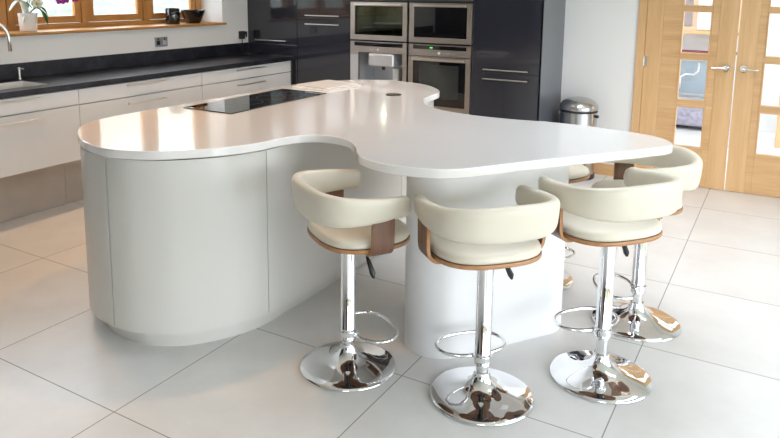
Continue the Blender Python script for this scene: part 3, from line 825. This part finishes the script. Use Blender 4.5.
# ------------------------------------------------------------------ things on the sill and wall
pot = empty('potted_orchid', (-5.42, 3.505, 1.3905), 0, 'orchid in a white pot with magenta and pale yellow blooms on the window sill', 'potted plant')
bm = bmesh.new(); lathe(bm, [(0, 0), (.062, 0), (.066, .004), (.076, .150), (.071, .150), (.064, .012), (.064, .12), (0, .12)], 40); link('pot', bm, M['whitegloss'], pot, True, 50)
bm = bmesh.new(); lathe(bm, [(0, .121), (.064, .121), (.05, .13), (0, .138)], 24); link('potting_bark', bm, M['rubber'], pot, True, 60)
def leaf(parent, pts, w, m, name='leaf'):
    """strap leaf with a folded midrib"""
    bm = bmesh.new(); pts = [Vector(p) for p in pts]
    fine = []
    n = len(pts)
    for i in range(n-1):
        p0, p1, p2, p3 = pts[max(0, i-1)], pts[i], pts[i+1], pts[min(n-1, i+2)]
        for k in range(5):
            t = k/5; fine.append(.5*((2*p1)+(-p0+p2)*t+(2*p0-5*p1+4*p2-p3)*t*t+(-p0+3*p1-3*p2+p3)*t**3))
    fine.append(pts[-1]); N = len(fine); rows = []
    for i, p in enumerate(fine):
        t = (fine[min(N-1, i+1)]-fine[max(0, i-1)]).normalized()
        side = t.cross(Vector((0, 0, 1)));
        if side.length < .05: side = t.cross(Vector((1, 0, 0)))
        side.normalize(); up = side.cross(t)
        u = i/(N-1); ww = w*(math.sin(PI*min(1, .12+u*.88))**.6)
        rows.append([bm.verts.new(q) for q in (p-side*ww+up*.15*ww, p+up*0.0-up*.002, p+side*ww+up*.15*ww, p+up*.003)])
    for A, C in zip(rows, rows[1:]):
        for k in range(4): bm.faces.new((A[k], A[(k+1) % 4], C[(k+1) % 4], C[k]))
    bm.faces.new(rows[0]); bm.faces.new(rows[-1][::-1])
    return link(name, bm, m, parent, True)
leaf(pot, [(0, .01, .13), (.03, .05, .19), (.05, .10, .16), (.05, .135, .08), (.055, .145, .04)], .030, M['leaf'])
leaf(pot, [(0, -.01, .13), (.0, -.02, .20), (.03, -.03, .24), (.04, .02, .19)], .022, M['leaf'])
leaf(pot, [(0, .0, .13), (.01, .04, .17), (.02, .10, .20), (.02, .15, .16), (.03, .17, .10)], .022, M['leaf'])
leaf(pot, [(0, -.01, .13), (.02, -.05, .235), (.03, -.11, .24), (.04, -.18, .17)], .034, M['palebud'])
leaf(pot, [(0.03, -.02, .13), (.05, -.06, .12), (.07, -.085, .07)], .012, M['palebud'])
bm = bmesh.new()
tube(bm, [(0, .0, .12), (-.01, .02, .3), (.0, .06, .40), (.0, .16, .40), (.01, .26, .35), (.02, .43, .30)], .0035, 8)
tube(bm, [(0, -.01, .12), (.01, .02, .25), (.02, .06, .30)], .0035, 8)
link('stem', bm, M['leaf'], pot, True)
def bloom(c, r, m, face):
    bm = bmesh.new(); c = Vector(c); f = Vector(face).normalized(); a = f.cross(Vector((0, 0, 1))).normalized(); b = a.cross(f)
    for k in range(5):
        t = 2*PI*k/5+PI/2; d = a*math.cos(t)+b*math.sin(t); s_ = f.cross(d); wd = .62 if k in (1, 4) else .42
        ring = [c+f*.004]
        vs = [bm.verts.new(c)]
        for j in range(1, 10):
            u = j/9*PI*2*.999
            q = c+d*(r*.52*(1-math.cos(u)))+s_*(r*wd*math.sin(u))+f*(.012*math.sin(u/2))
            vs.append(bm.verts.new(q))
        bk = [bm.verts.new(v.co-f*.0025) for v in vs]
        bm.faces.new(vs); bm.faces.new(bk[::-1])
        for i in range(len(vs)): bm.faces.new((vs[i], bk[i], bk[(i+1) % len(vs)], vs[(i+1) % len(vs)]))
    o = link('flower', bm, m, pot, True)
    bm = bmesh.new(); bmesh.ops.create_uvsphere(bm, u_segments=10, v_segments=8, radius=r*.22, matrix=Matrix.Translation(c+f*.01)); link('flower_lip', bm, M['yellow'], o, True)
bloom((.02, .075, .225), .045, M['petalw'], (1, -.3, .1))
bloom((.02, .07, .30), .04, M['petalw'], (1, -.3, -.1))
bloom((.04, .285, .262), .045, M['petal'], (1, -.4, -.1))
bloom((.04, .335, .268), .042, M['petal'], (1, .2, -.2))
bloom((.04, .425, .275), .040, M['petal'], (1, -.1, -.1))

mg = empty('tall_mug', (-5.43, 5.10, 1.3905), 0, 'tall straight black mug on the sill, left of the black jug', 'mug')
bm = bmesh.new(); lathe(bm, [(0, 0), (.068, 0), (.071, .004), (.072, .156), (.069, .160), (.066, .156), (.065, .01), (0, .008)], 40); link('mug_body', bm, M['blackglaze'], mg, True, 50)
bm = bmesh.new(); tube(bm, [(-.05, .045, .13), (-.075, .07, .13), (-.085, .08, .08), (-.075, .07, .035), (-.05, .045, .035)], .008, 10); link('handle', bm, M['blackglaze'], mg, True)
jg = empty('mixing_jug', (-5.43, 5.385, 1.3905), 0, 'wide black mixing jug with a pale looped handle at the right end of the sill', 'jug')
bm = bmesh.new(); lathe(bm, [(0, 0), (.072, 0), (.076, .006), (.098, .05), (.118, .095), (.127, .125), (.130, .135), (.126, .137), (.112, .095), (.09, .05), (.068, .012), (0, .01)], 44)
for v in bm.verts:
    if v.co.z > .10 and v.co.y < -.09 and abs(v.co.x) < .07: v.co.y -= .030*(1-abs(v.co.x)/.07)*(v.co.z-.1)/.037
link('jug_body', bm, M['blackglaze'], jg, True, 50)
bm = bmesh.new(); tube(bm, [(0, .118, .125), (0, .165, .140), (0, .190, .110), (0, .180, .065), (0, .145, .035), (0, .098, .040)], .0065, 10); link('handle', bm, M['whitegloss'], jg, True)

so = empty('wall_socket', (WX, 4.812, 1.231), 0, 'double brushed steel wall socket between sill and granite upstand', 'socket')
bm = bmesh.new(); box(bm, .0005, .009, -.080, .080, -.046, .046, .003); link('plate', bm, plain('steel_blue_plate', (.36, .37, .40), .35, 1.0), so)
for s_ in (-1, 1):
    bm = bmesh.new(); yc = s_*.040
    box(bm, .0088, .0108, yc-.022, yc+.022, -.030, .012, .001); link('outlet', bm, M['black'] if s_ < 0 else M['silver'], so)
    bm = bmesh.new(); box(bm, .0088, .013, yc-.008, yc+.008, .020, .036, .002); link('switch', bm, M['black'], so)
pk = empty('wall_socket', (WX, 6.0, 1.235), 0, 'white wall socket with a black plug in it, beside the corner cabinet', 'socket')
bm = bmesh.new(); box(bm, .0005, .010, -.075, .078, -.046, .046, .003); link('plate', bm, M['whiteplastic'], pk)
pg = empty('power_plug', (WX+.0105, 5.975, 1.235), 0, 'black power plug with its cable, in the socket beside the corner cabinet', 'plug')
bm = bmesh.new(); box(bm, 0, .035, -.045, .035, -.040, .050, .006); link('plug_body', bm, M['black'], pg)
bm = bmesh.new(); box(bm, .034, .046, .0, .055, .006, .045, .006); box(bm, .030, .044, .04, .056, -.02, .03, .004); link('plug_grip', bm, M['black'], pg)
bm = bmesh.new(); tube(bm, [(.018, -.005, -.038), (.020, -.008, -.10), (.028, -.02, -.16), (.05, -.04, -.2005), (.10, -.02, -.2005), (.14, .05, -.2005)], .0045, 8); link('cable', bm, M['black'], pg, True)
rd = None

# ------------------------------------------------------------------ the hall: staircase, picture, pouf
st = empty('staircase', (.2, 9.4, 0), 0, 'staircase with dark stained string and oak newel beyond the glazed doors', 'staircase')
bm = bmesh.new(); box(bm, -.245, -.185, -.36, -.30, 0, 1.06, .005); box(bm, -.255, -.175, -.37, -.29, 1.06, 1.09, .008); link('newel_post', bm, M['oak'], st)
bm = bmesh.new()
prof = [(-.17, .18), (-.17, .46), (1.9, 1.92), (1.9, 1.62)]
f0 = [bm.verts.new((x, -.345, z)) for x, z in prof]; f1 = [bm.verts.new((x, -.31, z)) for x, z in prof]
bm.faces.new(f0); bm.faces.new(f1[::-1])
for k in range(4): bm.faces.new((f0[k], f1[k], f1[(k+1) % 4], f0[(k+1) % 4]))
link('string', bm, M['darkstair'], st)
bm = bmesh.new()
for k in range(9):
    box(bm, -.10+k*.25, .18+k*.25, -.309, .55, .0+k*.176+.14, .176+k*.176, .003)
    box(bm, -.08+k*.25, -.06+k*.25, -.309, .55, k*.176+.02, k*.176+.14)
link('tread', bm, M['oakh'], st)['kind'] = 'stuff'
bm = bmesh.new()
tube(bm, [(-.215, -.33, .98), (1.9, -.33, 2.45)], .028, 12); link('handrail', bm, M['oakh'], st, True, 40)
for k in range(8):
    bm = bmesh.new(); x = .05+k*.23; zb = .46+(x+.17)*.705; box(bm, x-.012, x+.012, -.34, -.316, zb-.1, .98+(x+.215)*.695, .002); link('baluster', bm, M['whiteplastic'], st)
pc = empty('framed_picture', (-1.12, 9.997, .40), 0, 'large blue-grey framed picture seen through the left glazed door', 'picture')
B('canvas', -.36, .36, -.022, -.004, .02, .46, M['bluegrey'], pc)
bm = bmesh.new(); box(bm, -.39, -.35, -.032, 0, 0, .49); box(bm, .35, .39, -.032, 0, 0, .49); box(bm, -.35, .35, -.032, 0, 0, .03); box(bm, -.35, .35, -.032, 0, .46, .49); link('frame', bm, M['silver'], pc)
bm = bmesh.new(); tube(bm, [(-.08, -.026, .08), (-.08, -.026, .24), (-.02, -.026, .28), (.08, -.026, .28), (.13, -.026, .33), (.13, -.026, .44)], .014, 8); link('brush_stroke', bm, M['whiteplastic'], pc, True)
pf = empty('storage_bench', (-1.12, 9.80, 0), 0, 'low mottled grey-mauve upholstered bench on the hall floor beyond the left glazed door', 'bench')
bm = bmesh.new(); box(bm, -.5, .5, -.17, .18, .05, .36, .03, 0, 3); link('upholstery', bm, M['pattern'], pf, True, 40)
for x_ in (-.42, .42): B('leg', x_-.03, x_+.03, -.13, .13, 0, .06, M['black'], pf)
dk = empty('wall_shelf', (-1.16, 9.998, .965), 0, 'narrow wall shelf with maroon edge beyond the left glazed door', 'shelf')
B('shelf_board', -.6, .6, -.16, 0, 0, .035, M['maroon'], dk, .003)
B('bracket', -.4, -.37, -.14, 0, -.08, 0, M['whiteplastic'], dk); B('bracket', .37, .4, -.14, 0, -.08, 0, M['whiteplastic'], dk)
cb = empty('wall_cabinet', (-1.16, 9.998, 1.225), 0, 'pale oak wall cabinet high up beyond the left glazed door', 'cabinet')
po = wood('pale_oak', (.62, .42, .26), (.74, .54, .36), 'x', .45, 10)
B('carcass', -.6, .6, -.28, 0, .04, .95, po, cb); B('base_rail', -.62, .62, -.30, 0, 0, .04, M['oakh'], cb)
B('cabinet_door', -.58, -.10, -.30, -.282, .06, .93, po, cb, .002); B('cabinet_door', .14, .58, -.30, -.282, .06, .93, M['whiteplastic'], cb, .002)
B('glass_strip', -.06, .08, -.30, -.282, .1, .9, plain('grey_mauve_glass', (.30, .24, .24), .2), cb, .002)

# ------------------------------------------------------------------ behind the camera: brown sofa added only for chrome to reflect
added_sofa = empty('sofa', (-.6, -1.9, 0), 0, 'brown leather sofa behind the photographer, facing the island', 'sofa')
bm = bmesh.new(); box(bm, -1.1, 1.1, -.4, .42, .12, .30, .03); link('sofa_frame', bm, M['sofa'], added_sofa, True, 40)
for k in (-1, 0, 1):
    bm = bmesh.new(); box(bm, k*.62-.305, k*.62+.305, -.22, .44, .30, .46, .05, 0, 3); link('seat_cushion', bm, M['sofa'], added_sofa, True, 40)
bm = bmesh.new(); box(bm, -1.1, 1.1, -.45, -.22, .12, .88, .06, 0, 3); link('backrest', bm, M['sofa'], added_sofa, True, 40)
for k in (-1, 1):
    bm = bmesh.new(); box(bm, k*1.08-.12, k*1.08+.12, -.45, .44, .0, .62, .06, 0, 3); link('armrest', bm, M['sofa'], added_sofa, True, 40)

# ------------------------------------------------------------------ lights: warm downlights over the kitchen
lamps = [(-4.1, 2.6), (-4.1, 4.2), (-4.1, 5.5), (-2.6, 2.9), (-2.6, 4.6), (-1.0, 5.4)]
proto = None
posw = ['above the aisle by the sink', 'above the aisle by the middle drawers', 'above the aisle by the tall cabinets', 'above the rounded end of the island', 'above the hob end of the island', 'above the floor before the double doors']
for i, (x, y) in enumerate(lamps):
    e = empty('downlight', (x, y, CZ-.012), 0)
    if proto is None:
        bm = bmesh.new(); lathe(bm, [(.040, .0), (.055, .0), (.058, .006), (.056, .0115), (.040, .0115)], 32); r1 = link('bezel', bm, M['chrome'], e, True, 40)
        bm = bmesh.new(); lathe(bm, [(0, .004), (.040, .004), (.040, .0115), (0, .0115)], 28); r2 = link('lens', bm, M['lamp'], e)
        proto = e
    else:
        for ch in proto.children:
            c = ch.copy(); COL.objects.link(c); c.parent = e
    tag(e, 'small round recessed chrome downlight in the ceiling '+posw[i], 'downlight', 'kitchen downlights')
    ld = bpy.data.lights.new('downlight_beam', 'SPOT'); ld.energy = 52 if x < -4 else 44; ld.color = (1, .56, .27) if y < 3.5 else (1, .74, .54); ld.spot_size = math.radians(105); ld.spot_blend = .9; ld.shadow_soft_size = .06
    lo_ = bpy.data.objects.new('downlight_beam', ld); COL.objects.link(lo_); lo_.location = (x, y, CZ-.03)

il = bpy.data.lights.new('microwave_lamp', 'POINT'); il.energy = 1.6; il.color = (.95, 1, .80); il.shadow_soft_size = .02
io_ = bpy.data.objects.new('microwave_lamp', il); COL.objects.link(io_); io_.location = (-3.571, CYF+.12, 1.55)
# daylight openings guide the sampling of the sky
def portal(name, loc_, rot, sx, sy):
    l = bpy.data.lights.new(name, 'AREA'); l.shape = 'RECTANGLE'; l.size = sx; l.size_y = sy; l.cycles.is_portal = True
    o = bpy.data.objects.new(name, l); COL.objects.link(o); o.location = loc_; o.rotation_euler = rot
portal('sky_portal_right', (RX+.32, 2.0, 1.18), (0, PI/2, 0), 2.35, 6.0)
portal('sky_portal_front', (1.6, FY-.32, 1.18), (PI/2, 0, 0), 2.0, 2.35)
for a_, b_ in ADDED_ROOFLIGHTS: portal('sky_portal_roof', ((a_+b_)/2, 4.1, CZ+.18), (0, 0, 0), b_-a_, 2.4)
portal('sky_portal_hall', (2.6, 8.45, 1.8), (0, PI/2, 0), 3.6, 3.1)

w = bpy.data.worlds.new('overcast_sky'); SC.world = w; w.use_nodes = True
nt = w.node_tree; bg = nt.nodes['Background']
tc = nt.nodes.new('ShaderNodeTexCoord'); sp = nt.nodes.new('ShaderNodeSeparateXYZ'); rp = nt.nodes.new('ShaderNodeValToRGB')
nt.links.new(tc.outputs['Generated'], sp.inputs[0]); nt.links.new(sp.outputs['Z'], rp.inputs['Fac'])
rp.color_ramp.elements[0].position = 0; rp.color_ramp.elements[0].color = (.89, .94, 1, 1)
rp.color_ramp.elements[1].position = 1; rp.color_ramp.elements[1].color = (.80, .89, 1, 1)
nt.links.new(rp.outputs[0], bg.inputs['Color']); bg.inputs['Strength'].default_value = 7.9

# ------------------------------------------------------------------ camera
yaw, pit, rol = -.542, .1605, -.007
f, cx, cy = 696., 369.5, 102.5
c, s = math.cos, math.sin
F = Vector((s(yaw)*c(pit), c(yaw)*c(pit), -s(pit))); r = Vector((c(yaw), -s(yaw), 0)); d = F.cross(r)
r2 = r*c(rol)+d*s(rol); d2 = -r*s(rol)+d*c(rol)
cam = bpy.data.cameras.new('camera'); co = bpy.data.objects.new('camera', cam); COL.objects.link(co)
mat = Matrix((( r2.x, -d2.x, -F.x, 0), (r2.y, -d2.y, -F.y, 0), (r2.z, -d2.z, -F.z, 1.75), (0, 0, 0, 1)))
co.matrix_world = mat
cam.sensor_fit = 'HORIZONTAL'; cam.sensor_width = 36; cam.lens = f*36/780
cam.shift_x = (390-cx)/780; cam.shift_y = (cy-219)/780
cam.clip_start = .05
SC.camera = co
SC.view_settings.view_transform = 'Standard'; SC.view_settings.look = 'None'; SC.view_settings.gamma = 1
SC.view_settings.exposure = 0.24
SC.cycles.max_bounces = 10; SC.cycles.diffuse_bounces = 5; SC.cycles.glossy_bounces = 5; SC.cycles.transparent_max_bounces = 12
SC.cycles.caustics_reflective = False; SC.cycles.caustics_refractive = False
SC.cycles.sample_clamp_indirect = 6
